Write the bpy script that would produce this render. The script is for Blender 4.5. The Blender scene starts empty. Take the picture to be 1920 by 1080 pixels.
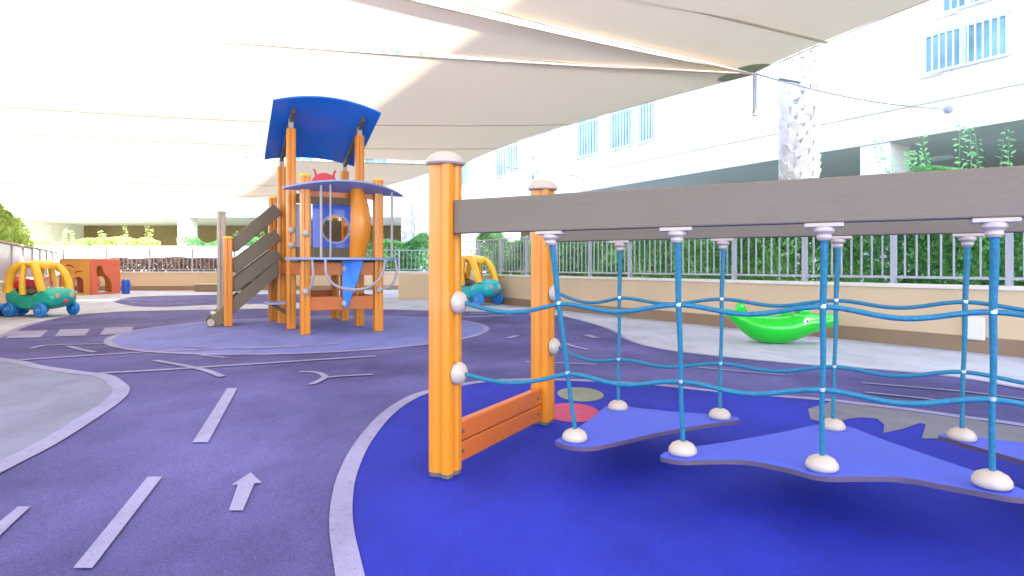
import bpy, bmesh, math, random
from mathutils import Vector, Matrix
from mathutils.geometry import tessellate_polygon
random.seed(7)
SC = bpy.context.scene
COL = SC.collection
PI = math.pi
F = 1147.0; HZ = 499.0; CH = 0.85        # focal length in photo pixels, horizon row, camera height

# ---------------------------------------------------------------- camera
cd = bpy.data.cameras.new('camera'); cam = bpy.data.objects.new('camera', cd); COL.objects.link(cam)
cam.location = (0, 0, CH); cam.rotation_euler = (PI/2, 0, 0)
cd.sensor_width = 36; cd.lens = 36*F/1920; cd.shift_y = -(540-HZ)/1920
cd.clip_start = 0.05; cd.clip_end = 2000
SC.camera = cam
# ---------------------------------------------------------------- light
SUN_EL = math.radians(42); SX, SY = 0.90, -0.43
sd = Vector((SX, SY, 0)).normalized()*math.cos(SUN_EL) + Vector((0, 0, math.sin(SUN_EL)))
w = bpy.data.worlds.new('World'); SC.world = w; w.use_nodes = True
nt = w.node_tree; bg = nt.nodes['Background']
sk = nt.nodes.new('ShaderNodeTexSky'); sk.sky_type = 'NISHITA'; sk.sun_disc = False
sk.sun_elevation = SUN_EL; sk.sun_rotation = math.atan2(SX, SY); sk.dust_density = 2.5; sk.air_density = 1.0
nt.links.new(sk.outputs[0], bg.inputs[0]); bg.inputs[1].default_value = 0.15
sl = bpy.data.lights.new('sun', 'SUN'); sl.energy = 3.7; sl.angle = math.radians(0.6); sl.color = (1, .955, .89)
so = bpy.data.objects.new('sun', sl); COL.objects.link(so); so.location = (20, -10, 30)
so.rotation_euler = sd.to_track_quat('Z', 'Y').to_euler()
vs = SC.view_settings; vs.view_transform = 'Standard'; vs.look = 'None'; vs.gamma = 1
vs.exposure = 3.15
SC.cycles.max_bounces = 10; SC.cycles.diffuse_bounces = 6; SC.cycles.transmission_bounces = 8

# ---------------------------------------------------------------- helpers
def G(u, v, z=0.0):
    Y = F*(CH-z)/(v-HZ); return Vector(((u-960)/F*Y, Y, z))
def P(u, v, Y): return Vector(((u-960)/F*Y, Y, CH+(HZ-v)/F*Y))
def tag(o, label=None, cat=None, group=None, kind=None):
    if label: o['label'] = label
    if cat: o['category'] = cat
    if group: o['group'] = group
    if kind: o['kind'] = kind
    return o
def empty(name, label, cat, loc=(0, 0, 0), rz=0, group=None):
    o = bpy.data.objects.new(name, None); COL.objects.link(o)
    o.location = loc; o.rotation_euler = (0, 0, rz); o.empty_display_size = .2
    return tag(o, label, cat, group)
def copy_tree(o, parent=None):
    c = o.copy(); COL.objects.link(c)
    if parent: c.parent = parent
    for ch in list(o.children): copy_tree(ch, c)
    return c
M = {}
def mat(name, col, rough=.6, var=.08, scale=8, bump=0.0, bscale=60, metal=0, trans=0, col2=None, detail=6, stretch=None, coat=0, spec=.5):
    m = bpy.data.materials.new(name); m.use_nodes = True; n = m.node_tree.nodes; L = m.node_tree.links
    b = n['Principled BSDF']; b.inputs['Roughness'].default_value = rough; b.inputs['Metallic'].default_value = metal
    b.inputs['Coat Weight'].default_value = coat; b.inputs['Specular IOR Level'].default_value = spec
    tc = n.new('ShaderNodeTexCoord'); mp = n.new('ShaderNodeMapping')
    L.new(tc.outputs['Object'], mp.inputs[0])
    if stretch: mp.inputs['Scale'].default_value = stretch
    no = n.new('ShaderNodeTexNoise'); no.inputs['Scale'].default_value = scale; no.inputs['Detail'].default_value = detail
    L.new(mp.outputs[0], no.inputs[0])
    cr = n.new('ShaderNodeValToRGB'); cr.color_ramp.elements[0].position = .3; cr.color_ramp.elements[1].position = .7
    c1 = tuple(max(0, c*(1-var)) for c in col); c2 = tuple(min(1, c*(1+var)) for c in (col2 or col))
    cr.color_ramp.elements[0].color = (*c1, 1); cr.color_ramp.elements[1].color = (*c2, 1)
    L.new(no.outputs[0], cr.inputs[0]); L.new(cr.outputs[0], b.inputs['Base Color'])
    rr = n.new('ShaderNodeMapRange'); rr.inputs['To Min'].default_value = max(.02, rough-.08); rr.inputs['To Max'].default_value = min(1, rough+.1)
    L.new(no.outputs[0], rr.inputs[0]); L.new(rr.outputs[0], b.inputs['Roughness'])
    if bump:
        n2 = n.new('ShaderNodeTexNoise'); n2.inputs['Scale'].default_value = bscale; n2.inputs['Detail'].default_value = 4
        L.new(mp.outputs[0], n2.inputs[0])
        bp = n.new('ShaderNodeBump'); bp.inputs['Strength'].default_value = bump; bp.inputs['Distance'].default_value = .01
        L.new(n2.outputs[0], bp.inputs['Height']); L.new(bp.outputs[0], b.inputs['Normal'])
    if trans:
        out = n['Material Output']; tr = n.new('ShaderNodeBsdfTranslucent'); mx = n.new('ShaderNodeMixShader')
        mx.inputs[0].default_value = trans
        L.new(cr.outputs[0], tr.inputs[0]); L.new(b.outputs[0], mx.inputs[1]); L.new(tr.outputs[0], mx.inputs[2]); L.new(mx.outputs[0], out.inputs[0])
    M[name] = m; return m
mat('orange', (.58, .20, .005), .33, .05, 3, .05, 90, stretch=(1, 1, .15), coat=.2)
mat('orange_board', (.46, .11, .012), .42, .08, 3, .08, 70, coat=.1)
mat('amber', (.88, .45, .03), .35, .04, 5)
mat('grey_board', (.13, .108, .08), .55, .10, 2.5, .15, 60, stretch=(.4, 1, 1))
mat('cream_plastic', (.40, .35, .31), .38, .05, 12, .03)
mat('yellow_plastic', (.85, .50, .04), .35, .05, 8)
mat('rope', (.001, .14, .25), .55, .22, 90, .5, 240)
mat('steel', (.6, .6, .63), .3, .08, 20, metal=1)
mat('dark_steel', (.10, .09, .10), .5, .1, 20)
mat('blue_hdpe', (.01, .09, .62), .30, .05, 4, 0, 80, coat=.2)
mat('roof_blue', (.003, .19, .78), .30, .05, 1, 0, 60, coat=.3)
mat('lavender', (.22, .30, .58), .35, .07, 8)
mat('plank_top', (.045, .08, .58), .6, .08, 30, .25, 200)
mat('plank_edge', (.07, .05, .10), .6, .1, 30)
mat('tube_grey', (.33, .31, .36), .35, .06, 14)
mat('red_plastic', (.75, .04, .10), .38, .05, 7)
mat('leaf', (.16, .46, .15), .5, .3, 1.6, trans=.4, col2=(.32, .62, .24))
mat('leaf_deep', (.08, .30, .09), .5, .35, 1.2, trans=.4, col2=(.20, .48, .14))
mat('leaf_pale', (.26, .46, .10), .5, .3, 1.3, trans=.3, col2=(.45, .60, .16))
mat('twig', (.34, .25, .20), .8, .3, 3)
mat('stem', (.12, .09, .05), .8, .2, 10)
mat('palm_bark', (.74, .70, .68), .85, .22, 4, .6, 25)
mat('render_white', (.90, .85, .78), .8, .03, .7, .08, 40)
mat('trim_white', (.80, .74, .66), .7, .04, 1.5, .05, 40)
mat('shade_line', (.40, .34, .30), .8, .05, 5)
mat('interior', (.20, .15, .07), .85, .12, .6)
mat('soffit', (.50, .57, .48), .85, .06, .8)
mat('wall_cream', (.60, .47, .33), .8, .05, 1.6, .12, 45)
mat('wall_base', (.27, .19, .13), .85, .10, 2, .15, 45)
mat('cap_white', (.70, .66, .64), .6, .04, 4)
mat('fence_paint', (.38, .39, .50), .45, .05, 6)
mat('glass', (.05, .16, .22), .08, .3, .9, col2=(.25, .45, .55), coat=.5)
mat('frame', (.62, .68, .78), .4, .04, 8)
mat('teal', (.003, .40, .33), .32, .06, 5, coat=.2)
mat('cyan_teal', (.003, .40, .48), .32, .06, 5, coat=.2)
mat('wheel_blue', (.02, .22, .70), .4, .06, 10)
mat('house_yellow', (.75, .36, .09), .5, .05, 5)
mat('house_red', (.68, .15, .09), .5, .05, 5)
mat('green_plastic', (.002, .52, .02), .22, .05, 3, coat=.4)
mat('white_paint_box', (.72, .72, .80), .5, .03, 6)
mat('black', (.02, .02, .025), .4, .1, 10)
mat('pink', (.8, .16, .3), .4, .05, 10)
mat('wood_grey', (.22, .17, .12), .7, .15, 5)
mat('lamp_white', (.85, .85, .85), .5, .02, 6)
mat('seam', (.52, .42, .28), .8, .08, 8)
mat('patch_olive', (.36, .34, .18), .85, .08, 9)
# rubber play surface colours
def rubber(name, col, col2=None, var=.12, blot=.10):
    m = mat(name, col, .85, var, .9, .35, 260, col2=col2, detail=10, spec=.25)
    n = m.node_tree.nodes; L = m.node_tree.links; b = n['Principled BSDF']
    src = b.inputs['Base Color'].links[0].from_socket
    g = n.new('ShaderNodeTexNoise'); g.inputs['Scale'].default_value = 240; g.inputs['Detail'].default_value = 2
    tc = [x for x in n if x.type == 'TEX_COORD'][0]; L.new(tc.outputs['Object'], g.inputs[0])
    mr = n.new('ShaderNodeMapRange'); mr.inputs['From Min'].default_value = .35; mr.inputs['From Max'].default_value = .65
    mr.inputs['To Min'].default_value = 1-blot*1.3; mr.inputs['To Max'].default_value = 1+blot
    L.new(g.outputs[0], mr.inputs[0])
    mx = n.new('ShaderNodeMixRGB'); mx.blend_type = 'MULTIPLY'; mx.inputs[0].default_value = 1
    L.new(src, mx.inputs[1]); L.new(mr.outputs[0], mx.inputs[2])
    st = n.new('ShaderNodeTexNoise'); st.inputs['Scale'].default_value = 2.6; st.inputs['Detail'].default_value = 12; st.inputs['Roughness'].default_value = .72
    mp2 = n.new('ShaderNodeMapping'); mp2.inputs['Scale'].default_value = (1, .45, 1); mp2.inputs['Rotation'].default_value = (0, 0, .6)
    L.new(tc.outputs['Object'], mp2.inputs[0]); L.new(mp2.outputs[0], st.inputs[0])
    cr2 = n.new('ShaderNodeValToRGB'); e = cr2.color_ramp.elements; e[0].position = .36; e[0].color = (.80, .79, .80, 1); e[1].position = .56; e[1].color = (1, 1, 1, 1)
    e3 = e.new(.75); e3.color = (1.0, 1.0, 1.0, 1)
    L.new(st.outputs[0], cr2.inputs[0])
    m3 = n.new('ShaderNodeMixRGB'); m3.blend_type = 'MULTIPLY'; m3.inputs[0].default_value = 1
    L.new(mx.outputs[0], m3.inputs[1]); L.new(cr2.outputs[0], m3.inputs[2]); L.new(m3.outputs[0], b.inputs['Base Color'])
    return m
rubber('rub_light', (.46, .50, .62))
rubber('rub_road', (.062, .062, .225), (.108, .104, .32), .20, .26)
rubber('rub_island', (.20, .225, .36))
rubber('rub_blue', (.010, .020, .34), (.018, .032, .42), .16, .18)
rubber('rub_ring', (.17, .20, .55), None, .06)
rubber('rub_grey', (.17, .18, .24))
rubber('rub_red', (.42, .07, .16)); rubber('rub_lime', (.22, .25, .20))
rubber('rub_white', (.28, .29, .50), None, .16, .14)
nn = M['rub_white'].node_tree; bb_ = nn.nodes['Principled BSDF']; src_ = bb_.inputs['Base Color'].links[0].from_socket
w1 = nn.nodes.new('ShaderNodeTexNoise'); w1.inputs['Scale'].default_value = 34; w1.inputs['Detail'].default_value = 8; w1.inputs['Roughness'].default_value = .75
nn.links.new([x for x in nn.nodes if x.type == 'TEX_COORD'][0].outputs['Object'], w1.inputs[0])
w2 = nn.nodes.new('ShaderNodeMapRange'); w2.inputs['From Min'].default_value = .56; w2.inputs['From Max'].default_value = .68; w2.inputs['To Max'].default_value = .75; nn.links.new(w1.outputs[0], w2.inputs[0])
w3 = nn.nodes.new('ShaderNodeMixRGB'); w3.inputs[2].default_value = (.10, .095, .28, 1); nn.links.new(w2.outputs[0], w3.inputs[0]); nn.links.new(src_, w3.inputs[1]); nn.links.new(w3.outputs[0], bb_.inputs['Base Color'])
rubber('rub_earth', (.25, .24, .22))

# shade sail cloth: diffuse + translucent knitted fabric
def cloth(name, col):
    m = bpy.data.materials.new(name); m.use_nodes = True; n = m.node_tree.nodes; L = m.node_tree.links
    b = n['Principled BSDF']; b.inputs['Roughness'].default_value = .9; b.inputs['Specular IOR Level'].default_value = .1
    tc = n.new('ShaderNodeTexCoord'); no = n.new('ShaderNodeTexNoise'); no.inputs['Scale'].default_value = .35; no.inputs['Detail'].default_value = 5
    L.new(tc.outputs['Object'], no.inputs[0])
    cr = n.new('ShaderNodeValToRGB'); cr.color_ramp.elements[0].color = (*[c*.96 for c in col], 1); cr.color_ramp.elements[1].color = (*[min(1, c*1.03) for c in col], 1)
    L.new(no.outputs[0], cr.inputs[0]); L.new(cr.outputs[0], b.inputs['Base Color'])
    tr = n.new('ShaderNodeBsdfTranslucent'); L.new(cr.outputs[0], tr.inputs[0])
    mx = n.new('ShaderNodeMixShader'); mx.inputs[0].default_value = .17
    L.new(b.outputs[0], mx.inputs[1]); L.new(tr.outputs[0], mx.inputs[2]); L.new(mx.outputs[0], n['Material Output'].inputs[0])
    wv = n.new('ShaderNodeTexWave'); wv.inputs['Scale'].default_value = 90; wv.inputs['Distortion'].default_value = 1
    L.new(tc.outputs['Object'], wv.inputs[0]); bp = n.new('ShaderNodeBump'); bp.inputs['Strength'].default_value = .05; bp.inputs['Distance'].default_value = .004
    L.new(wv.outputs[0], bp.inputs['Height']); L.new(bp.outputs[0], b.inputs['Normal'])
    M[name] = m
cloth('cloth', (.85, .68, .47))

class MB:
    def __init__(s): s.bm = bmesh.new()
    def box(s, a, b):                                   # axis-aligned from corner a to corner b
        vs = [s.bm.verts.new((x, y, z)) for x in (a[0], b[0]) for y in (a[1], b[1]) for z in (a[2], b[2])]
        for f in ((0,1,3,2), (4,6,7,5), (0,4,5,1), (2,3,7,6), (0,2,6,4), (1,5,7,3)): s.bm.faces.new([vs[i] for i in f])
        return s
    def beam(s, p, q, wd, ht, up=(0, 0, 1)):            # rectangular bar from p to q
        p = Vector(p); q = Vector(q); d = (q-p).normalized(); up = Vector(up)
        sd_ = d.cross(up).normalized(); u2 = sd_.cross(d).normalized(); r = []
        for c in (p, q):
            r.append([s.bm.verts.new(c+sd_*wd/2*i+u2*ht/2*j) for i, j in ((-1,-1), (1,-1), (1,1), (-1,1))])
        for k in range(4): s.bm.faces.new((r[0][k], r[0][(k+1) % 4], r[1][(k+1) % 4], r[1][k]))
        s.bm.faces.new(r[0][::-1]); s.bm.faces.new(r[1]); return s
    def tube(s, pts, rad, n=10, cap=True):
        pts = [Vector(p) for p in pts]; N = len(pts)
        if not hasattr(rad, '__len__'): rad = [rad]*N
        t0 = (pts[1]-pts[0]).normalized(); nrm = t0.orthogonal().normalized(); rings = []
        for i in range(N):
            t = (pts[min(i+1, N-1)]-pts[max(i-1, 0)]).normalized()
            nrm = (nrm-t*nrm.dot(t)).normalized(); bn = t.cross(nrm)
            rings.append([s.bm.verts.new(pts[i]+(nrm*math.cos(2*PI*k/n)+bn*math.sin(2*PI*k/n))*rad[i]) for k in range(n)])
        for a, b in zip(rings, rings[1:]):
            for k in range(n): s.bm.faces.new((a[k], a[(k+1) % n], b[(k+1) % n], b[k]))
        if cap: s.bm.faces.new(rings[0][::-1]); s.bm.faces.new(rings[-1])
        return s
    def lathe(s, prof, org=(0, 0, 0), axis=(0, 0, 1), n=24, sc=(1, 1)):   # prof: (radius, height)
        org = Vector(org); ax = Vector(axis).normalized(); a = ax.orthogonal().normalized(); b = ax.cross(a); rings = []
        for r, h in prof:
            if r < 1e-5: rings.append([s.bm.verts.new(org+ax*h)])
            else: rings.append([s.bm.verts.new(org+ax*h+(a*math.cos(2*PI*k/n)*sc[0]+b*math.sin(2*PI*k/n)*sc[1])*r) for k in range(n)])
        for p, q in zip(rings, rings[1:]):
            for k in range(n):
                k2 = (k+1) % n
                if len(p) == 1 and len(q) == 1: continue
                if len(p) == 1: s.bm.faces.new((p[0], q[k2], q[k]))
                elif len(q) == 1: s.bm.faces.new((p[k], p[k2], q[0]))
                else: s.bm.faces.new((p[k], p[k2], q[k2], q[k]))
        if len(rings[0]) > 1: s.bm.faces.new(rings[0][::-1])
        if len(rings[-1]) > 1: s.bm.faces.new(rings[-1])
        return s
    def prism(s, poly, z0, z1, mtx=None):               # polygon in xy extruded in z, then moved by mtx
        mtx = mtx or Matrix(); n = len(poly)
        lo = [s.bm.verts.new(mtx @ Vector((x, y, z0))) for x, y in poly]; hi = [s.bm.verts.new(mtx @ Vector((x, y, z1))) for x, y in poly]
        for k in range(n): s.bm.faces.new((lo[k], lo[(k+1) % n], hi[(k+1) % n], hi[k]))
        for tri in tessellate_polygon([[Vector((x, y, 0)) for x, y in poly]]):
            s.bm.faces.new([hi[i] for i in tri]); s.bm.faces.new([lo[i] for i in tri][::-1])
        return s
    def loft(s, rings, cap=True, closed=True):
        R = [[s.bm.verts.new(p) for p in r] for r in rings]; n = len(R[0])
        for a, b in zip(R, R[1:]):
            for k in range(n if closed else n-1): s.bm.faces.new((a[k], a[(k+1) % n], b[(k+1) % n], b[k]))
        if cap and closed: s.bm.faces.new(R[0][::-1]); s.bm.faces.new(R[-1])
        return s
    def leafq(s, c, size, d=None, rnd=random):
        d = d or Vector((rnd.gauss(0, 1), rnd.gauss(0, 1), rnd.gauss(.3, .8))).normalized()
        a = d.orthogonal().normalized(); a = Matrix.Rotation(rnd.random()*6.28, 3, d) @ a
        b = d.cross(a); L = size*rnd.uniform(.7, 1.3); W = L*.42
        v = [s.bm.verts.new(c+x) for x in (-a*L*.5, b*W*.5+d*L*.06, a*L*.5, -b*W*.5+d*L*.06)]
        s.bm.faces.new(v)
    def build(s, name, m, parent=None, smooth=None, bevel=0, loc=None, seg=2):
        bmesh.ops.recalc_face_normals(s.bm, faces=s.bm.faces)
        me = bpy.data.meshes.new(name); s.bm.to_mesh(me); s.bm.free()
        me.materials.append(M[m] if isinstance(m, str) else m)
        o = bpy.data.objects.new(name, me); COL.objects.link(o)
        if parent: o.parent = parent
        if loc: o.location = loc
        if smooth is not None:
            for p in me.polygons: p.use_smooth = True
            bm2 = bmesh.new(); bm2.from_mesh(me); ca = math.radians(smooth)
            for e in bm2.edges:
                e.smooth = len(e.link_faces) == 2 and e.calc_face_angle(0) < ca
            bm2.to_mesh(me); bm2.free()
        if bevel:
            b = o.modifiers.new('bevel', 'BEVEL'); b.width = bevel; b.segments = seg; b.limit_method = 'ANGLE'; b.angle_limit = math.radians(40)
        return o
def struct(o): o['kind'] = 'structure'; return o
def smooth_path(pts, n=8):
    pts = [Vector(p) for p in pts]; out = []
    for i in range(len(pts)-1):
        p0 = pts[max(i-1, 0)]; p1 = pts[i]; p2 = pts[i+1]; p3 = pts[min(i+2, len(pts)-1)]
        for k in range(n):
            t = k/n; out.append(.5*((2*p1)+(p2-p0)*t+(2*p0-5*p1+4*p2-p3)*t*t+(3*p1-p0-3*p2+p3)*t**3))
    out.append(pts[-1]); return out
def panel(outer, holes, th, name, m, parent=None, mtx=None, bevel=.003):
    # flat board with holes: 2-D curve filled and extruded, turned into a mesh; lies in local xy, moved by mtx
    cu = bpy.data.curves.new(name, 'CURVE'); cu.dimensions = '2D'; cu.fill_mode = 'BOTH'; cu.extrude = th/2-bevel; cu.bevel_depth = bevel; cu.bevel_resolution = 1
    for loop in [outer]+holes:
        sp = cu.splines.new('POLY'); sp.points.add(len(loop)-1); sp.use_cyclic_u = True
        for i, (x, y) in enumerate(loop): sp.points[i].co = (x, y, 0, 1)
    t = bpy.data.objects.new('tmp', cu); COL.objects.link(t)
    dg = bpy.context.evaluated_depsgraph_get(); me = bpy.data.meshes.new_from_object(t.evaluated_get(dg))
    bpy.data.objects.remove(t); me.name = name; me.materials.clear(); me.materials.append(M[m])
    if mtx: me.transform(mtx)
    o = bpy.data.objects.new(name, me); COL.objects.link(o)
    if parent: o.parent = parent
    return o
def frame_mtx(o, x, y):      # local x->x, y->y
    x = Vector(x).normalized(); y = Vector(y); z = x.cross(y).normalized(); y = z.cross(x)
    m = Matrix.Identity(4)
    for i in range(3): m[i][0] = x[i]; m[i][1] = y[i]; m[i][2] = z[i]; m[i][3] = o[i]
    return m
def circ(cx, cy, r, n=32, ry=None): return [(cx+r*math.cos(2*PI*k/n), cy+(ry or r)*math.sin(2*PI*k/n)) for k in range(n)]

# ================================================================ GROUND
g = MB(); g.box((-120, -60, -.3), (120, 140, 0)); struct(g.build('ground', 'rub_earth'))
def sheet(name, poly, m, z, th=None):
    mb = MB(); pts = [Vector((p[0], p[1], 0)) for p in poly]
    vs_ = [mb.bm.verts.new((p.x, p.y, z)) for p in pts]
    for t in tessellate_polygon([pts]):
        f = mb.bm.faces.new([vs_[i] for i in t])
    mb.bm.normal_update()
    for f in mb.bm.faces:
        if f.normal.z < 0: f.normal_flip()
    me = bpy.data.meshes.new(name); mb.bm.to_mesh(me); mb.bm.free(); me.materials.append(M[m])
    o = bpy.data.objects.new(name, me); COL.objects.link(o); return struct(o)
def gp(pts, smooth=True):
    q = [G(*p) for p in pts]
    return smooth_path(q, 6) if smooth else q
RZ = [0]
def ribbon(mb, pts, wd, z=.012):
    RZ[0] += 1; z += RZ[0]*.00012
    n = len(pts)
    A = []
    for i in range(n):
        t = (pts[min(i+1, n-1)]-pts[max(i-1, 0)]); t.z = 0; t.normalize(); s_ = Vector((-t.y, t.x, 0))*wd/2
        A.append((mb.bm.verts.new((pts[i].x+s_.x, pts[i].y+s_.y, z)), mb.bm.verts.new((pts[i].x-s_.x, pts[i].y-s_.y, z))))
    for a, b in zip(A, A[1:]): mb.bm.faces.new((a[0], a[1], b[1], b[0]))
def quad(mb, pts, z=.012):
    mb.bm.faces.new([mb.bm.verts.new((*G(*p).xy, z)) for p in pts])
# whole yard: pale rubber safety surface
yard = [(9.5, -2), (9.5, -12), (-24, -12), (-24, 8), (-16.2, 22.0), (-3.2, 22.2), (9.2, -1.5)]
sheet('play_surface', [(14, -14), (-26, -14), (-26, 40), (14, 40)], 'rub_light', .003)
edge_r = gp([(1052, 593), (1104, 606), (1151, 622), (1180, 640), (1264, 660), (1500, 684.6), (1611, 692), (1785, 708), (1920, 731), (2300, 790)])
edge_t = gp([(-60, 655), (8, 630), (52, 611), (117, 596), (181, 588), (259, 584), (400, 581), (600, 579), (800, 583), (960, 587), (1052, 593)])
road = list(edge_t)+list(edge_r)[1:]+[Vector((6, 1.5, 0)), Vector((6, -4, 0)), Vector((-9, -4, 0)), Vector((-9, 4.0, 0))]
sheet('road', road, 'rub_road', .006)
sheet('road', gp([(212, 566), (232, 560), (270, 556), (400, 553), (560, 552), (640, 556), (600, 566), (400, 572), (300, 576), (259, 575), (230, 571), (212, 566)]), 'rub_road', .006)
isl = gp([(-200, 655), (0, 675.6), (72, 690), (144, 700.6), (193, 707), (221, 724), (226, 738), (202, 762), (96, 830), (0, 880), (-200, 985)])
sheet('traffic_island', [p for p in isl], 'rub_island', .009)
pad_l = gp([(700, 1300), (655, 1080), (640, 990), (643, 930), (655, 885), (680, 835), (720, 785), (760, 755), (800, 738), (866, 724), (917, 717), (995, 714), (1091, 716), (1179, 721), (1251, 726), (1321, 734), (1425, 743), (1540, 752), (1611, 760), (1707, 771.5), (1811, 786), (1920, 801), (2200, 850)])
sheet('blue_play_pad', list(pad_l)+[Vector((4, -2, 0)), Vector((-.4, -2, 0))], 'rub_blue', .009)
sheet('grey_play_patch', [G(*p) for p in [(1556, 757), (1611, 763), (1707, 775), (1811, 789), (1920, 805), (2200, 853), (2200, 900), (1920, 846), (1850, 832), (1790, 826), (1728, 827), (1736, 800), (1725, 797), (1690, 809), (1656, 816), (1658, 800), (1645, 789), (1615, 786), (1590, 789), (1560, 800), (1520, 790), (1515, 770)]], 'rub_grey', .0115)
def disc(name, c, r, m, z, ry=None):
    return sheet(name, [(c[0]+r*math.cos(2*PI*k/64), c[1]+(ry or r)*math.sin(2*PI*k/64)) for k in range(64)], m, z)
CC = (-2.62, 8.1)
disc('tower_pad', CC, 2.28, 'rub_ring', .009)
c1 = G(1072, 776); c2 = G(1088, 742)
disc('red_play_spot', c1, .16, 'rub_red', .0115, .23); disc('lime_play_spot', c2, .15, 'rub_lime', .0115, .22)
mk = MB()
ribbon(mk, [Vector((CC[0]+2.28*math.cos(2*PI*k/96), CC[1]+2.28*math.sin(2*PI*k/96), 0)) for k in range(97)], .08, .0115)
ribbon(mk, edge_r, .05, .0115); ribbon(mk, edge_t, .09, .0115); ribbon(mk, isl, .10, .0115); ribbon(mk, pad_l, .075, .0115)
for pts, wd in (([(29, 678), (193, 667), (337, 659), (500, 653), (640, 646)], .07), ([(183, 702.5), (289, 697), (433, 687.6), (640, 674), (705, 670)], .07),
                ([(289, 678), (345, 688), (385, 697), (417, 709)], .06), ([(376, 668), (424, 673)], .05),
                ([(561, 700), (592, 701), (609, 710), (583, 724)], .05), ([(609, 711), (640, 708), (700, 705)], .05),
                ([(58, 656), (82, 650), (130, 648), (197, 647)], .06), ([(128, 651), (150, 657), (178, 663)], .06),
                ([(1617, 721), (1811, 738), (1920, 752), (2100, 775)], .035), ([(1622, 739), (1718, 749), (1770, 756)], .035),
                ([(1306, 691), (1386, 699), (1472, 706)], .035), ([(1061, 646), (1080, 653), (1104, 658)], .05), ([(985, 681), (1120, 686)], .04),
                ([(1100, 630), (1118, 636)], .10), ([(953, 636), (970, 631)], .08), ([(870, 596), (960, 592)], .14), ([(880, 589), (985, 588)], .16),
                ([(240, 567), (280, 570), (400, 566), (520, 562)], .08), ([(340, 652), (450, 656), (560, 652)], .04)):
    ribbon(mk, gp(pts), wd, .0125)
for q in ([(9, 636), (75, 634.6), (90.5, 621), (29, 622.6)], [(102, 633), (159, 631), (169.5, 618), (113, 619)], [(187, 630), (245, 627), (250, 614), (197, 616)],
          [(361, 834), (390, 834), (445, 731), (426, 731)], [(137, 1073), (173, 1073), (304, 899.5), (277, 899.5)], [(-60, 1035), (-25, 1035), (57, 956), (34, 956)],
          ):
    quad(mk, q, .0125)
mk.bm.faces.new([mk.bm.verts.new((*G(*p).xy, .0125)) for p in [(429, 963.6), (455, 963.6), (477, 912), (491, 911), (470, 891), (434, 915), (446, 914.2)]])
for f in mk.bm.faces:
    f.normal_update()
    if f.normal.z < 0: f.normal_flip()
me = bpy.data.meshes.new('road_marking'); mk.bm.to_mesh(me); mk.bm.free(); me.materials.append(M['rub_white'])
o = bpy.data.objects.new('road_marking', me); COL.objects.link(o); struct(o)

# ================================================================ WALLS AND FENCES
DV = Vector((-.63, 1, 0)).normalized(); NV = Vector((1, .63, 0)).normalized()      # yard axis, and its normal to the right
def fence_wall(name_w, label_w, label_f, a, b, wall_h=.65, thick=.2, side=1, posts=1.06, pitch=.115, fh=.80):
    a = Vector(a); b = Vector(b); L = (b-a).length; d = (b-a).normalized(); rz = math.atan2(d.y, d.x)
    # local x along the wall, local y outward (away from the yard) * side
    r = empty('boundary_wall', label_w, 'wall', a, rz)
    s_ = side
    y0, y1 = (0, thick*s_)
    MB().box((0, min(y0, y1), .0), (L, max(y0, y1), .16)).build('wall_base', 'wall_base', r)
    MB().box((0, min(y0, y1)+.004, .16), (L, max(y0, y1)-.004, wall_h-.03)).build('wall_face', 'wall_cream', r)
    MB().box((-.02, min(y0, y1)-.03, wall_h-.03), (L+.02, max(y0, y1)+.03, wall_h+.01)).build('coping', 'cap_white', r, bevel=.006)
    f = empty('metal_fence', label_f, 'fence', a+Vector((0, 0, wall_h+.01)), rz)
    yc = thick*.5*s_; n = max(1, round(L/posts)); stp = L/n
    for i in range(n+1):
        x = min(max(i*stp, .04), L-.04)
        MB().box((x-.025, yc-.025, 0), (x+.025, yc+.025, fh+.03)).build('post', 'fence_paint', f)
    for z in (.07, fh):
        MB().box((.0, yc-.018, z-.012), (L, yc+.018, z+.014)).build('rail', 'fence_paint', f)
    for i in range(n):
        m_ = max(2, round(stp/pitch)); mb = MB()
        for k in range(1, m_):
            x = i*stp+k*stp/m_; mb.box((x-.0075, yc-.0075, .084), (x+.0075, yc+.0075, fh-.012))
        mb.build('bar_panel', 'fence_paint', f)
    return r, f
def wr(Y): return Vector((8.32-.63*Y, Y, 0))
fence_wall('w', 'long cream low wall with a white coping running behind the green rocker on the right', 'pale railing on the right hand wall, in front of the hedge', wr(15.5), wr(.5), side=1)
fence_wall('w', 'far end low cream wall behind the play tower and the cube playhouse', 'far end railing behind the play tower', (-15.5, 21.0, 0), (-1.2, 22.2, 0), side=1, fh=.76, posts=1.4, pitch=.14)
# left wall: low wall + pale infill screen panels
a = Vector((-15.5, 21, 0)); b = a-DV*19.5
r = empty('boundary_wall', 'left hand low cream wall beside the yellow roofed toy car', 'wall', a, math.atan2(-DV.y, -DV.x))
L_ = (b-a).length
MB().box((0, -.2, 0), (L_, 0, .54)).build('wall_face', 'wall_cream', r); MB().box((0, -.26, .54), (L_, .05, .58)).build('coping', 'cap_white', r, bevel=.006)
s = empty('screen_fence', 'pale grey solid screen standing on the left hand low wall', 'fence', a+Vector((0, 0, .58)), math.atan2(-DV.y, -DV.x))
for i in range(12):
    x0 = i*L_/12; MB().box((x0+.03, -.13, .0), (x0+L_/12-.03, -.10, .70)).build('infill_panel', 'tube_grey', s)
    MB().box((x0-.03, -.15, 0), (x0+.03, -.08, .72)).build('post', 'fence_paint', s)
MB().box((0, -.17, .72), (L_, -.06, .76)).build('top_rail', 'seam', s)
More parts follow.
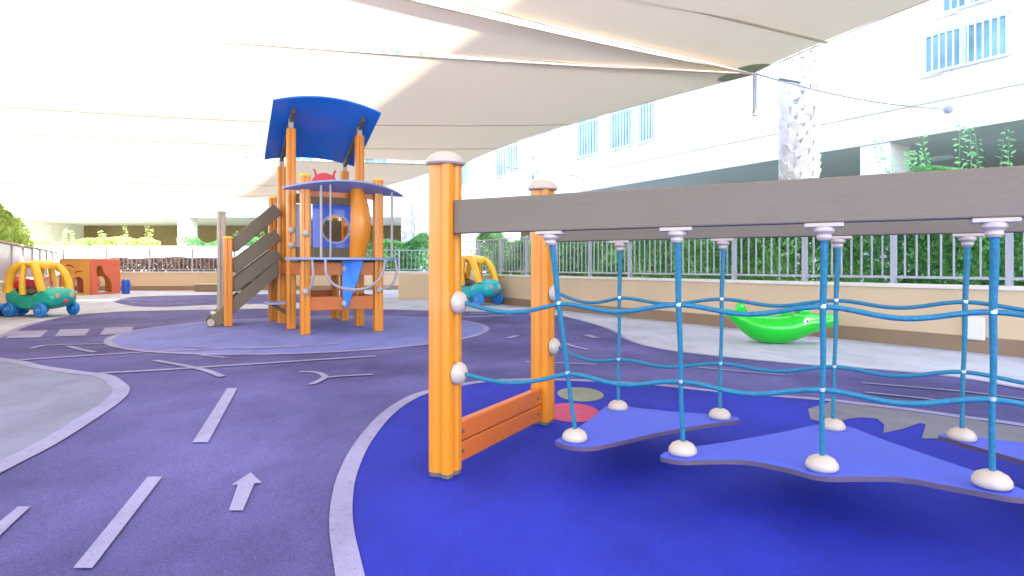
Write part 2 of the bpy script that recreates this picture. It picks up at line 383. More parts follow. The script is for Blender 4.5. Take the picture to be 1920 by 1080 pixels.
# wall panel (utility cover) on the right wall
pt = wr(6.0)
u = MB(); rz = math.atan2(DV.y, DV.x)
r = empty('utility_box', 'small white cover box fixed on the cream wall at the right', 'utility box', pt-NV*.002+Vector((0, 0, .17)), rz)
MB().box((-.09, 0, -.04), (.09, .035, .19)).build('box', 'white_paint_box', r, bevel=.006); MB().box((-.078, .036, -.028), (.078, .044, .178)).build('lid', 'white_paint_box', r, bevel=.003)
# end block of right wall
o = MB().box((-2.9, 15.6, 0), (-1.45, 16.2, .66)).build('wall_pier', 'wall_cream', bevel=.01); tag(o, 'cream block closing the far end of the right hand wall, behind the near post', 'wall')

# ================================================================ BUILDINGS
FC = 14.23
def fx(Y): return FC-.63*Y
FH = 18.2
def facade(label, origin, rz, L, pillars, wins, joints, ceil_lamps, depth=6.0, mat_in='interior', flip=1, H=FH, step=0):
    r = empty('building', label, 'building', origin, rz)
    MB().box((0, 0, 3.17), (L, depth+3, H)).build('upper_wall', 'render_white', r)
    MB().box((0, 0, -.05), (L, depth+3, .03)).build('floor', 'soffit', r)
    MB().box((0, -.06, 3.74), (L, -.001, 3.82)).build('string_course', 'trim_white', r, bevel=.01)
    MB().box((0, -.045, 3.17), (L, -.001, 3.30)).build('opening_trim', 'trim_white', r, bevel=.006)
    MB().box((0, -.05, 6.9), (L, -.001, 7.02)).build('string_course', 'trim_white', r, bevel=.01)
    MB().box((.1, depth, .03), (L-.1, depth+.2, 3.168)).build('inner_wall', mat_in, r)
    for x in pillars: MB().box((x, 0.003, .03), (x+.55, .75, 3.168)).build('pillar', 'render_white', r, bevel=.01)
    for x in joints: MB().box((x-.012, -.006, 3.83), (x+.012, .0, 6.85)).build('wall_joint', 'frame', r)
    for (x0, x1, z0, z1, nb) in wins:
        wf = empty_child('window', r, (x0, 0, z0)); W = x1-x0; H_ = z1-z0
        MB().box((.05, -.012, .05), (W-.05, -.006, H_-.05)).build('pane', 'glass', wf)
        fb = MB(); 
        for (p, q) in (((0, 0), (W, .05)), ((0, H_-.05), (W, H_)), ((0, .05), (.05, H_-.05)), ((W-.05, .05), (W, H_-.05)), ((W/2-.03, .05), (W/2+.03, H_-.05))):
            fb.box((p[0], -.04, p[1]), (q[0], -.001, q[1]))
        fb.build('window_frame', 'frame', wf)
        rb = MB(); bh = min(1.0, H_)
        for k in range(nb+1): x = k*W/nb; rb.box((x-.011, -.16, .0), (x+.011, -.14, bh))
        rb.box((-.02, -.165, bh), (W+.02, -.135, bh+.03)); rb.box((-.02, -.163, -.03), (W+.02, -.137, 0)); rb.box((-.02, -.14, bh-.02), (0, -.001, bh)); rb.box((W, -.14, bh-.02), (W+.02, -.001, bh))
        rb.build('railing', 'frame', wf)
    for (x, y) in ceil_lamps: MB().lathe([(.0, 0), (.20, 0), (.22, -.03), (.18, -.07), (0, -.09)], (x, y, 3.165)).build('ceiling_lamp', 'lamp_white', r, smooth=50)
    return r
def empty_child(name, parent, loc):
    # a part that carries sub-parts: a sill mesh at its base
    o = MB().box((-.06, -.09, -.05), (.3, -.001, -.01)).build(name, 'trim_white', parent, loc=loc); return o
# side building: local x runs from the far corner toward the camera, local y away from the yard
Yfar = 30.0
org = Vector((fx(Yfar), Yfar, 0)); rz = math.atan2(-DV.y, -DV.x)
def sx(Y): return (Yfar-Y)*math.hypot(1, .63)
# with rz pointing toward the camera, local +y points to the right / away from the yard
facade('long white building on the right with railed windows above an open ground floor', org, rz, sx(-16),
       [sx(y) for y in (6.2, 11.87, 29.0)],
       [(sx(10.93), sx(9.85), 4.24, 4.95, 12), (sx(10.7), sx(9.95), 5.22, 6.5, 8), (sx(18.0), sx(17.2), 4.24, 6.1, 8), (sx(17.0), sx(16.45), 4.24, 6.1, 6), (sx(19.3), sx(18.4), 4.24, 6.1, 8), (sx(23.5), sx(22.2), 4.24, 6.1, 9), (sx(13.3), sx(12.75), 4.0, 5.0, 6), (sx(26.5), sx(25.5), 4.24, 6.1, 8)],
       [sx(y) for y in (9.4, 10.55, 11.5, 12.3, 13.6, 14.7, 15.7, 20.5, 21.5)],
       [(sx(11.6), 2.6), (sx(14.5), 3), (sx(20), 3)])
eb = facade('white end building across the far side with deep shaded openings', Vector((-42, 29, 0)), 0, 38.0,
       [18.3-1.05, 26.15, 33.6, 37.4],
       [(28.5, 29.6, 4.24, 6.1, 8), (31.5, 32.6, 4.24, 6.1, 8), (35, 36.1, 4.24, 6.1, 8), (20.5, 21.6, 4.24, 6.1, 8), (23.5, 24.6, 4.24, 6.1, 8)], [19.5, 22.5, 27, 30.5, 34], [(23, 2.4), (30, 2.4)], H=9)
# low white planter wall in front of the end building
pw = MB().box((-30, 26.6, 0), (-9.5, 27.0, 1.72)).build('planter_wall', 'render_white', bevel=.01); tag(pw, 'plain white planter wall in front of the far openings', 'wall')
lw = empty('building', 'sunlit white annex behind the left hand screen', 'building', (-33, 14, 0)); MB().box((0, 0, 0), (8.5, 24, 3.4)).build('wall', 'render_white', lw); MB().box((-.1, -.1, 3.4), (8.6, 24.1, 3.55)).build('parapet', 'trim_white', lw)

# ================================================================ PLANTS
def hedge(label, path, h0, h1, wd, n, size, m, shoots=0, seed=1, name='hedge'):
    rnd = random.Random(seed); r = empty(name, label, 'hedge', path[0])
    pts = [Vector(p)-Vector(path[0]) for p in path]; seg = [(pts[i+1]-pts[i]).length for i in range(len(pts)-1)]; T = sum(seg)
    def at(t):
        for i, s_ in enumerate(seg):
            if t <= s_ or i == len(seg)-1: return pts[i].lerp(pts[i+1], t/s_), (pts[i+1]-pts[i]).normalized()
            t -= s_
    from mathutils import noise
    mb = MB()
    for k in range(n):
        t = rnd.random()*T; c, d = at(t); nrm = Vector((-d.y, d.x, 0))
        top = h0+(h1-h0)*(.5+.5*noise.noise(Vector((t*1.1, seed*3.1, 0)))*1.7)
        top = max(h0*.6, top); z = top*(1-rnd.random()**1.6*.97)
        a = abs(z/top); wloc = wd*(1-.5*a**3)*(.75+.4*noise.noise(Vector((t*2.2, z*2.2, seed))))
        off = rnd.choice((-1, 1))*wloc*.5*rnd.random()**.45
        mb.leafq(c+nrm*off+Vector((0, 0, z)), size, rnd=rnd)
    mb.build('foliage', m, r)
    st = MB()
    for k in range(max(3, int(T*1.2))):
        c, d = at(rnd.random()*T); st.tube([c, c+Vector((rnd.uniform(-.15, .15), rnd.uniform(-.15, .15), h0*.8))], [.018, .006], 5)
    st.build('stems', 'stem', r)
    if shoots:
        for k in range(shoots):
            sh = MB()
            t = (rnd.random() if shoots < 20 else rnd.uniform(.52, 1))*T; c, d = at(t); hh = h1*rnd.uniform(1.02, 1.22); base = c+Vector((rnd.uniform(-.2, .2), rnd.uniform(-.2, .2), 0)); lean = Vector((rnd.uniform(-.12, .12), rnd.uniform(-.12, .12), 0))
            z = h0*.7
            while z < hh:
                p = base+lean*z+Vector((0, 0, z))
                for s_ in (-1, 1): mb_d = Vector((rnd.uniform(-.7, .3), -1, rnd.uniform(.5, 1.3))).normalized(); sh.leafq(p+Vector((s_*size*.42, rnd.uniform(-.04, .04), rnd.uniform(-.03, .03))), size*.85*rnd.uniform(.7, 1.1), mb_d, rnd)
                z += size*.75
            sh.tube([base+Vector((0, 0, h0*.5)), base+lean*hh+Vector((0, 0, hh))], [.008, .003], 4)
            sh.build('shoot', m, r)
    return r
def off(p, d, z=0): return p+NV*d+Vector((0, 0, z))
hedge('leafy green hedge right behind the right hand railing, nearest stretch', [off(wr(9.2), .95), off(wr(1.5), .95)], 1.3, 1.75, 1.1, 26000, .10, 'leaf_deep', 0, 3)
hedge('soft green hedge behind the middle of the right hand railing', [off(wr(15.6), .95), off(wr(9.4), .95)], 1.4, 1.75, 1.1, 20000, .125, 'leaf', 0, 4)
hedge('tall climbing shrubs with upright shoots before the right building opening', [off(wr(12.2), 3.6), off(wr(4.5), 3.6)], 1.95, 2.5, .9, 18000, .12, 'leaf', 26, 5)
hedge('bright green shrub row between the tower and the near orange post', [Vector((-8.5, 23.5, 0)), Vector((-3.2, 23.4, 0))], 1.6, 2.1, 1.2, 14000, .17, 'leaf', 0, 6)
hedge('bright green shrub row along the planter wall below the far openings', [Vector((-23.0, 27.5, 0)), Vector((-15.9, 27.5, 0))], 1.8, 2.25, .8, 8000, .15, 'leaf_pale', 16, 7)
hedge('green shrubs right of the white column below the far openings', [Vector((-15.0, 27.5, 0)), Vector((-9.8, 27.5, 0))], 1.8, 2.2, .8, 6000, .15, 'leaf', 6, 8)
hedge('green bushes leaning over the left hand screen', [Vector((-11.6, 12.6, 0)), Vector((-15.6, 19.0, 0))], 1.9, 2.6, 1.7, 15000, .16, 'leaf_pale', 0, 9)
hedge('brown twiggy shrub strip behind the far end railing', [Vector((-14.8, 22.3, 0)), Vector((-10.0, 22.6, 0))], 1.0, 1.25, .6, 12000, .12, 'twig', 0, 19)

def palm(label, base, w0, H, seed):
    rnd = random.Random(seed); r = empty('palm_tree', label, 'palm tree', base, rnd.random()*6, group='palm trees along the right building')
    mb = MB(); pts = []; rad = []
    for k in range(24):
        t = k/23; pts.append((.04*math.sin(t*3), .03*math.sin(t*4), t*H)); rad.append(w0*.5*(.84-.20*t))
    mb.tube(pts, rad, 16)
    lev = 0; z = .15
    while z < H-.1:        # stubs of cut fronds in a spiral
        rr = w0*.5*(.84-.20*z/H)
        for k in range(9):
            a = lev*.37+k*2*PI/9+rnd.uniform(-.1, .1); d = Vector((math.cos(a), math.sin(a), 0)); t_ = Vector((-d.y, d.x, 0)); c = d*rr*.9+Vector((0, 0, z+rnd.uniform(-.03, .03)))
            wd = rr*.34*rnd.uniform(.7, 1.2); o_ = rr*.20*rnd.uniform(.4, 1.3); hh = rnd.uniform(.13, .2)
            v = [mb.bm.verts.new(x) for x in (c-t_*wd, c+t_*wd, c+t_*wd*.55+d*o_+Vector((0, 0, hh)), c-t_*wd*.55+d*o_+Vector((0, 0, hh)), c+t_*wd*.4+Vector((0, 0, hh+.02)), c-t_*wd*.4+Vector((0, 0, hh+.02)))]
            mb.bm.faces.new((v[0], v[1], v[2], v[3])); mb.bm.faces.new((v[3], v[2], v[4], v[5])); mb.bm.faces.new((v[1], v[4], v[2])); mb.bm.faces.new((v[0], v[3], v[5]))
        z += .125; lev += 1
    mb.build('trunk', 'palm_bark', r)
    fb = MB()
    for k in range(26):
        a = k*2.4; el = rnd.uniform(-.3, 1.2); L = rnd.uniform(1.9, 2.6); d = Vector((math.cos(a), math.sin(a), 0)); prev = None; t_ = Vector((-d.y, d.x, 0))
        for i in range(15):
            s_ = i/14; p = Vector((0, 0, H))+d*(L*s_*math.cos(el)*(1-.2*s_))+Vector((0, 0, L*(math.sin(el)*s_-.75*s_*s_)))
            if prev is not None:
                for sg in (-1, 1):
                    ln = .55*math.sin(PI*min(1, s_*1.02+.06))+.05
                    q = p+t_*sg*ln*.8+(p-prev).normalized()*ln*.5+Vector((0, 0, -.12*ln)); w_ = (p-prev)*.45
                    fb.bm.faces.new([fb.bm.verts.new(x) for x in (prev, prev+w_, q)]); fb.bm.faces.new([fb.bm.verts.new(x) for x in (prev+w_*1.1, p, q+w_*.9)])
            prev = p
    fb.build('crown', 'leaf_deep', r)
    return r
palm('thick pale palm trunk rising above the grey beam, nearest of the palms', P(1498, 499, 9.6)*Vector((1, 1, 0)) if False else Vector(((1498-960)/F*9.6, 9.6, 0)), .70, 10.2, 1)
palm('pale palm trunk behind the capped far bridge post', Vector(((1013-960)/F*16.5, 16.5, 0)), .68, 10.0, 2)
palm('slim far palm trunk between the play tower and the near orange post', Vector(((765-960)/F*24, 24, 0)), .62, 10.4, 3)

# ================================================================ SHADE SAILS
ZS = 3.60
def sail(label, cs, bows, seam_at=(), n=26, patch=(), seed=1, lines=()):
    # cs: 4 corners in order; bows: inward bow of edge i (cs[i] -> cs[i+1]) as a fraction of its length
    cs = [Vector(c) for c in cs]; cen = sum(cs, Vector())/4
    def edge(i, t):
        a, b = cs[i], cs[(i+1) % 4]; d = b-a; nrm = Vector((-d.y, d.x, 0)).normalized()
        if nrm.dot(cen-a) < 0: nrm = -nrm
        return a.lerp(b, t)+nrm*d.length*bows[i]*4*t*(1-t)+Vector((0, 0, -.012*d.length*4*t*(1-t)))
    def S(u, v):
        A = edge(0, u); B = edge(2, 1-u); C_ = edge(3, 1-v); D = edge(1, v)
        p = A*(1-v)+B*v+C_*(1-u)+D*u-(cs[0]*(1-u)*(1-v)+cs[1]*u*(1-v)+cs[2]*u*v+cs[3]*(1-u)*v)
        return p+Vector((0, 0, -.20*16*u*(1-u)*v*(1-v)+.02*math.sin(u*9+seed)*math.sin(v*7+seed)))
    r = empty('shade_sail', label, 'shade sail', cs[0], group='shade sails over the play yard'); o0 = cs[0]
    mb = MB(); V = [[mb.bm.verts.new(S(i/n, j/n)-o0) for j in range(n+1)] for i in range(n+1)]
    for i in range(n):
        for j in range(n):
            try: mb.bm.faces.new((V[i][j], V[i+1][j], V[i+1][j+1], V[i][j+1]))
            except ValueError: pass
    mb.build('cloth', 'cloth', r, smooth=60)
    for k in range(4):
        if (cs[k]-cs[(k+1) % 4]).length < .05: continue
        MB().tube([edge(k, t/24)-o0+Vector((0, 0, -.01)) for t in range(25)], .007, 6).build('hem', 'seam', r, smooth=60)
    for (ax, c) in seam_at:
        pts = [(S(c, t/30) if ax == 'u' else S(t/30, c))-o0+Vector((0, 0, -.012)) for t in range(31)]
        MB().tube(pts, .007, 5).build('seam', 'seam', r, smooth=60)
    for k in patch:
        # reinforcing patch at the corner
        uv = {0: (0, 0), 1: (1, 0), 2: (1, 1), 3: (0, 1)}[k]; du = (1 if uv[0] == 0 else -1); dv = (1 if uv[1] == 0 else -1)
        l1 = .42/max(.1, (cs[0]-cs[1]).length); l2 = .42/max(.1, (cs[1]-cs[2]).length)
        pm = MB(); rings = []
        for a in range(9):
            an = a/8*PI/2; rings.append([pm.bm.verts.new(S(uv[0]+du*l1*math.cos(an)*q/3, uv[1]+dv*l2*math.sin(an)*q/3)-o0+Vector((0, 0, -.008))) for q in range(1, 4)])
        c0 = pm.bm.verts.new(S(*uv)-o0+Vector((0, 0, -.008)))
        for A, B in zip(rings, rings[1:]):
            pm.bm.faces.new((c0, A[0], B[0]))
            for q in range(2): pm.bm.faces.new((A[q], A[q+1], B[q+1], B[q]))
        pm.build('corner_patch', 'patch_olive', r, smooth=60)
    for a_, b_ in lines: MB().tube([a_-o0, b_-o0], .016, 6).build('seam', 'seam', r, smooth=60)
    return r
Z1, Z2, Z3, Z4 = 3.80, 3.67, 3.60, 3.50
def along(p, d, L, dz=0): d = Vector(d).normalized(); return p+Vector((d.x*L, d.y*L, dz))
def ray(a, b, L): return a+(b-a).normalized()*L
C0 = G(1415, 138, Z3); E0 = G(875, 304, Z3); D0 = Vector((8.3, 1.1, Z1)); F0 = Vector((-6.0, 23.9, Z4))
C1 = G(1414, 138, Z1); C2 = G(1413, 139, Z2); E4 = G(872, 309, Z4)
s1 = sail('front beige shade sail nearest the camera, above the tensioning strap', [C1, D0, Vector((-2.5, -7.0, Z1)), ray(C1, G(945, 0, Z1), 14)], [.09, .03, 0, .0], patch=(0,), seed=1,
     lines=[(ray(G(1556, 56, Z1), G(1350, 0, Z1), .06)-Vector((0, 0, .17)), ray(G(1560, 57, Z1), G(1350, 0, Z1), 6)-Vector((0, 0, .22)))])
sail('narrow beige shade sail wedged between two light gaps', [C2, ray(C2, G(885, 0, Z2), 14), ray(C2, G(620, 20, Z2), 18), ray(C2, G(640, 54, Z2), 17)], [0, 0, 0, 0], seed=2)
sail('large middle beige shade sail above the play tower with the long seam', [C0, E0, ray(E0, G(680, 289, Z3), 19), ray(C0, G(640, 66, Z3), 17)], [.07, .0, .02, .0], [('u', .40), ('u', .72)], patch=(0,), seed=3)
sail('far beige shade sail beyond the play tower', [E4, F0, along(F0, (-.95, -.30), 15), ray(E4, G(680, 297, Z4), 17)], [.07, .02, .02, .0], [('u', .35), ('u', .7)], seed=4)
# cables and fittings of the sails
r = empty('sail_strap', 'grey blue tensioning strap hanging below the corner of the front sail', 'strap', C0+Vector((0, 0, -.60)))
MB().box((-.028, -.012, .08), (.028, .012, .60)).build('strap', 'fence_paint', r, bevel=.003); MB().lathe([(0, 0), (.035, 0), (.042, .04), (.03, .08), (0, .085)], (0, 0, 0)).build('buckle', 'steel', r, smooth=40)
r = empty('sail_cable', 'thin stay cable running from the front sail corner to the building', 'cable', C0)
e = Vector((fx(10.58)-.02, 10.58, 3.56)); q = e-C0
MB().tube([q*t/14+Vector((0, 0, -.10*math.sin(PI*t/14))) for t in range(15)], .011, 6).build('cable', 'tube_grey', r, smooth=60)
MB().tube([q*.10, q*.20], .03, 8).build('turnbuckle', 'steel', r, smooth=60)
MB().lathe([(0, 0), (.07, 0), (.07, .02), (.03, .05), (0, .06)], q, -NV, 12).build('wall_anchor', 'tube_grey', r, smooth=40)
r = empty('sail_cable', 'short stay cable at the far sail corner behind the near orange post', 'cable', E0)
e = Vector((fx(18.8)-.02, 18.8, 3.56)); q = e-E0
MB().tube([Vector((0, 0, 0)), q], .012, 6).build('cable', 'tube_grey', r, smooth=60)

# ================================================================ ROPE BRIDGE (nearest object)
def post_profile(w_, groove=.006, r_=.012, gw=.007):
    h = w_/2; side = [(-h+r_, -h), (-gw-.012, -h), (-gw, -h+groove*1.2), (gw, -h+groove*1.2), (gw+.012, -h), (h-r_, -h), (h-r_*.3, -h+r_*.3)]
    out = []
    for k in range(4):
        c, s_ = math.cos(k*PI/2), math.sin(k*PI/2); out += [(x*c-y*s_, x*s_+y*c) for x, y in side]
    return out
def mushroom(rad, h): return [(rad*.92, 0), (rad, h*.12), (rad*.97, h*.35), (rad*.82, h*.66), (rad*.5, h*.92), (0, h)]
N0 = G(835, 895); rzb = math.atan2(-.471, .882)
br = empty('rope_bridge', 'long rope bridge of blue ropes and blue planks between orange posts in the foreground', 'rope bridge', N0, rzb)
BW = .92; PW = .102; LT = 3.1
for tx in (0, LT):
    for sy in (0, BW):
        p = MB().prism(post_profile(PW), .03, 1.255).build('post', 'orange', br, smooth=25, loc=(tx, sy, 0))
        MB().lathe(mushroom(.080, .055)).build('post_cap', 'cream_plastic', p, smooth=40, loc=(0, 0, 1.255))
        MB().prism(post_profile(PW*.96), .013, .029).build('post_foot', 'dark_steel', p)
    brd = MB()
    for z0, z1 in ((.040, .122), (.126, .208)):
        brd.box((-.02, PW/2+.001, z0), (.02, BW-PW/2-.001, z1))
    bo = brd.build('side_board', 'orange_board', br, bevel=.006, loc=(tx, 0, 0))
    bl = MB()
    for z in (.082, .165):
        for y in (.10, BW-.10): bl.lathe([(0, 0), (.009, 0), (.009, .003), (.005, .005), (0, .005)], (.0205, y, z), (1, 0, 0), 12)
    bl.build('bolts', 'dark_steel', bo, smooth=40)
for sy in (0, BW):
    MB().box((PW/2+.001, -.022+sy, .978), (LT-PW/2-.001, .022+sy, 1.112)).build('top_beam', 'grey_board', br, bevel=.005)
TN = [.465, .924, 1.358, 1.763, 2.22, 2.66]; TF = [.429, .923, 1.394, 1.843, 2.29, 2.70]
BNt = [.519, .92, 1.35, 1.775, 2.22, 2.64]; BFt = [.45, .925, 1.375, 1.81, 2.27, 2.68]
ZN = [.205, .212, .226, .245, .235, .22]; ZF = [.165, .178, .185, .20, .205, .20]
sN, sF = .10, BW-.10
def vrope(tp, bt, n=14):
    return [tp.lerp(bt, k/n)+Vector((.0012*math.sin(k), 0, 0)) for k in range(n+1)]
for side in (0, 1):
    TT, BB, ZZ = (TN, BNt, ZN) if side == 0 else (TF, BFt, ZF); sy = 0 if side == 0 else BW; sb = sN if side == 0 else sF
    kn = {.715: [], .455: []}
    zk = {.715: [.714, .721, .729, .727, .724, .72], .455: [.452, .457, .470, .484, .476, .46]}
    if side: zk = {.715: [.695, .700, .706, .712, .71, .71], .455: [.395, .41, .43, .445, .44, .43]}
    for i in range(6):
        tp = Vector((TT[i], sy, .958)); bt = Vector((BB[i], sb, ZZ[i]+.030))
        c = MB()
        c.box((TT[i]-.052, sy-.026, .9655), (TT[i]+.052, sy+.026, .9775))
        c.lathe([(.030, .9655), (.030, .953), (.019, .944), (.022, .935), (.015, .926), (0, .926)][::-1], (TT[i], sy, 0), (0, 0, 1), 20)
        c.build('beam_clamp', 'cream_plastic', br, smooth=35, bevel=.002)
        n = 14; MB().tube(vrope(tp, bt, n), [.0115-.0035*min(1, k/9) for k in range(n+1)], 12).build('upright_rope', 'rope', br, smooth=60)
        ho = MB().lathe([(.040, -.012), (.048, -.004), (.047, .008), (.038, .022), (.022, .031), (.010, .033), (0, .033)], (0, 0, 0), (0, 0, 1), 24).build('rope_hub', 'cream_plastic', br, smooth=50, loc=(BB[i], sb, ZZ[i]))
        for key in kn:
            z = zk[key][i]; t = (tp.z-z)/(tp.z-bt.z); p = tp.lerp(bt, t); kn[key].append(p)
            MB().tube([p+Vector((0, 0, -.0055)), p+Vector((0, 0, .0055))], .0105, 14).build('rope_ring', 'steel', br, smooth=40)
    for key in kn:
        z0 = .706 if key > .6 else .424
        MB().lathe([(.030, -.002), (.044, .004), (.046, .014), (.040, .028), (.026, .040), (.012, .045), (0, .046)], (PW/2, sy, z0), (1, 0, 0), 28).build('post_hub', 'cream_plastic', br, smooth=50)
        pts = [Vector((PW/2+.04, sy, z0))]+kn[key]+[Vector((LT-PW/2, sy, z0))]
        path = []
        for a_, b_ in zip(pts, pts[1:]):
            A_ = .030 if (b_-a_).length > .3 else .02
            for k in range(16):
                t = k/16; p = a_.lerp(b_, t); p.z -= A_*(1-math.cos(2*PI*t))/2
                if a_ is pts[0]: p.z = a_.z*(1-t)+b_.z*t - .038*math.sin(PI*t)**1.0*(1-.0*t)
                path.append(p)
        path.append(pts[-1]); 
        for _ in range(3): path = [path[0]]+[(path[i-1]+path[i]*2+path[i+1])/4 for i in range(1, len(path)-1)]+[path[-1]]
        MB().tube(path, .0083, 12).build('level_rope', 'rope', br, smooth=60)
def plank(pts_xy, za, name='plank'):
    # rounded triangular board; za(x, y) gives its height
    pl = smooth_path([Vector((x, y, 0)) for x, y in pts_xy]+[Vector((*pts_xy[0], 0))], 6)[:-1]
    mb = MB(); mb.prism([(p.x, p.y) for p in pl], -.016, 0)
    for v in mb.bm.verts: v.co.z += za(v.co.x, v.co.y)
    o = mb.build(name, 'plank_top', br); o.data.materials.append(M['plank_edge'])
    for p in o.data.polygons:
        if abs(p.normal.z) < .5: p.material_index = 1
    return o
def zdeck(x, y):
    f_ = max(0, min(1, (y-sN)/(sF-sN)))
    import bisect
    def itp(T_, Z_):
        if x <= T_[0]: return Z_[0]
        for i in range(5):
            if x <= T_[i+1]: return Z_[i]+(Z_[i+1]-Z_[i])*(x-T_[i])/(T_[i+1]-T_[i])
        return Z_[-1]
    return itp(BNt, ZN)*(1-f_)+itp(BFt, ZF)*f_-.012
plank([(.455, .06), (.52, .028), (.60, .045), (.66, .14), (.76, .40), (.90, .66), (1.0, .82), (.98, .88), (.90, .89), (.68, .875), (.45, .90), (.38, .87), (.385, .78), (.43, .45), (.45, .2)], zdeck)
plank([(.86, .10), (.86, .04), (.93, .025), (1.02, .07), (1.13, .11), (1.25, .075), (1.35, .03), (1.46, .07), (1.56, .10), (1.68, .065), (1.79, .03), (1.85, .06), (1.84, .14), (1.70, .40), (1.55, .68), (1.46, .86), (1.38, .90), (1.30, .86), (1.20, .66), (1.04, .38), (.90, .18)], zdeck)
plank([(1.74, .86), (1.77, .90), (1.83, .90), (2.0, .87), (2.27, .90), (2.5, .87), (2.70, .90), (2.75, .85), (2.68, .72), (2.45, .38), (2.30, .10), (2.22, .04), (2.15, .10), (2.04, .38), (1.85, .68)], zdeck)
plank([(2.55, .14), (2.58, .05), (2.66, .03), (2.92, .06), (2.96, .2), (2.96, .8), (2.88, .85), (2.84, .7), (2.7, .36)], zdeck)

# ================================================================ PLAY TOWER
T0 = Vector((-2.97, 8.22, 0)); rzt = math.atan2(.47, .88)
tw = empty('play_tower', 'orange post play tower with curved blue roof and stairs on the blue circle', 'play tower', T0, rzt)
SQ = .92
def tpost(p, q, z, cap=None, m='orange', w_=.115, z0=0):
    o = MB().prism(post_profile(w_, .007), z0, z).build('post', m, tw, smooth=25, loc=(p, q, .012))
    if cap: MB().lathe(mushroom(w_*.62, .04)).build('post_cap', cap, o, smooth=40, loc=(0, 0, z))
    return o
tpost(0, 0, 2.68); tpost(SQ, 0, 2.68); tpost(0, SQ, 2.30); tpost(SQ, SQ, 2.30)
tpost(.05, -.80, 1.94, 'yellow_plastic'); tpost(.955, -.82, 1.94, 'yellow_plastic')
tpost(-.07, 1.38, 1.87, 'yellow_plastic'); tpost(.87, 1.38, 1.6, 'yellow_plastic')
tpost(-.725, .80, 1.22, 'yellow_plastic'); tpost(-.78, 1.38, 1.62, 'cream_plastic', m='cream_plastic')
tpost(.42, 1.38, .9, m='orange_board')
# roof
def roofz(p, q): return 2.80-.42*q+.10*(1-((p-.425)/.72)**2)*.9
n = 14; mb = MB(); top = []; bot = []
for i in range(n+1):
    p = -.27+1.40*i/n; rt = []; rb = []
    for j in range(9):
        edge_bow = .06*(1-((p-.425)/.72)**2); q = -.36-edge_bow+(1.30+edge_bow)*j/8
        shrink = 1-.045*(j/8); pp = .425+(p-.425)*shrink
        z = roofz(p, q); rt.append(mb.bm.verts.new((pp, q, z+.012))); rb.append(mb.bm.verts.new((pp, q, z-.012)))
    top.append(rt); bot.append(rb)
for i in range(n):
    for j in range(8):
        mb.bm.faces.new((top[i][j], top[i+1][j], top[i+1][j+1], top[i][j+1])); mb.bm.faces.new((bot[i][j], bot[i][j+1], bot[i+1][j+1], bot[i+1][j]))
for i in range(n):
    mb.bm.faces.new((top[i][0], bot[i][0], bot[i+1][0], top[i+1][0])); mb.bm.faces.new((top[i][8], top[i+1][8], bot[i+1][8], bot[i][8]))
for j in range(8):
    mb.bm.faces.new((top[0][j], top[0][j+1], bot[0][j+1], bot[0][j])); mb.bm.faces.new((top[n][j], bot[n][j], bot[n][j+1], top[n][j+1]))
roof = mb.build('roof', 'roof_blue', tw, smooth=35, bevel=.006)
for p in (0, SQ):
    MB().beam((p, -.22, roofz(p, -.22)-.055), (p, .95, roofz(p, .95)-.055), .05, .075).build('roof_batten', 'grey_board', roof, bevel=.006)
for p, q, z in ((0, 0, 2.69), (SQ, 0, 2.69), (0, SQ, 2.31), (SQ, SQ, 2.31)):
    MB().box((p-.032, q-.035, z), (p+.032, q+.035, roofz(p, q)-.03)).build('roof_bracket', 'cream_plastic', tw, bevel=.01)
# deck and rim boards
MB().box((-.02, -.80, .905), (SQ+.02, 1.38, .935)).build('deck', 'grey_board', tw, bevel=.005)
hp = .0575
def rim(a, b, z0, z1, m='orange_board', th=.035, nm='rim_board'):
    a = Vector(a).to_3d(); b = Vector(b).to_3d(); z = (z0+z1)/2
    return MB().beam((a.x, a.y, z), (b.x, b.y, z), th, z1-z0).build(nm, m, tw, bevel=.006)
rim((.05+hp, -.80), (.955-hp, -.82), .735, .90); rim((.05+hp, -.80), (.955-hp, -.82), .30, .47)
rim((.045, -.80+hp), (0, -hp), .735, .90); rim((0, hp), (0, SQ-hp), .735, .90); rim((-.01, SQ+hp), (-.06, 1.38-hp), .735, .90)
rim((.95, -.82+hp), (SQ, -hp), .735, .90); rim((SQ, hp), (SQ, SQ-hp), .735, .90); rim((SQ, hp), (SQ, SQ-hp), .30, .47); rim((.92, -hp), (.953, -.82+hp), .30, .47)
rim((SQ, SQ+hp), (.88, 1.38-hp), .735, .90); rim((-.01, 1.38), (.81, 1.38), .735, .90); rim((.48, 1.38), (.81, 1.38), .30, .47)
# cabin front: grey boards with blue porthole panel between
def vboard(p0, p1, q, z0, z1, th, nm, m): return MB().box((p0, q-th/2, z0), (p1, q+th/2, z1)).build(nm, m, tw, bevel=.005)
vboard(hp, SQ-hp, 0, 1.70, 1.83, .03, 'cabin_board', 'grey_board'); vboard(hp, SQ-hp, 0, .94, 1.10, .03, 'cabin_board', 'grey_board')
pm_ = frame_mtx((.28, 0, 1.105), (1, 0, 0), (0, 0, 1))
rect = [(0, 0), (.52, 0), (.52, .59), (0, .59)]
pp = panel(rect, [circ(.31, .26, .185)], .022, 'porthole_panel', 'blue_hdpe', tw, pm_)
panel(circ(.31, .26, .205), [circ(.31, .26, .180)], .034, 'porthole_rim', 'lavender', pp, pm_)
vboard(hp, .265, 0, 1.11, 1.69, .02, 'cabin_infill', 'lavender')
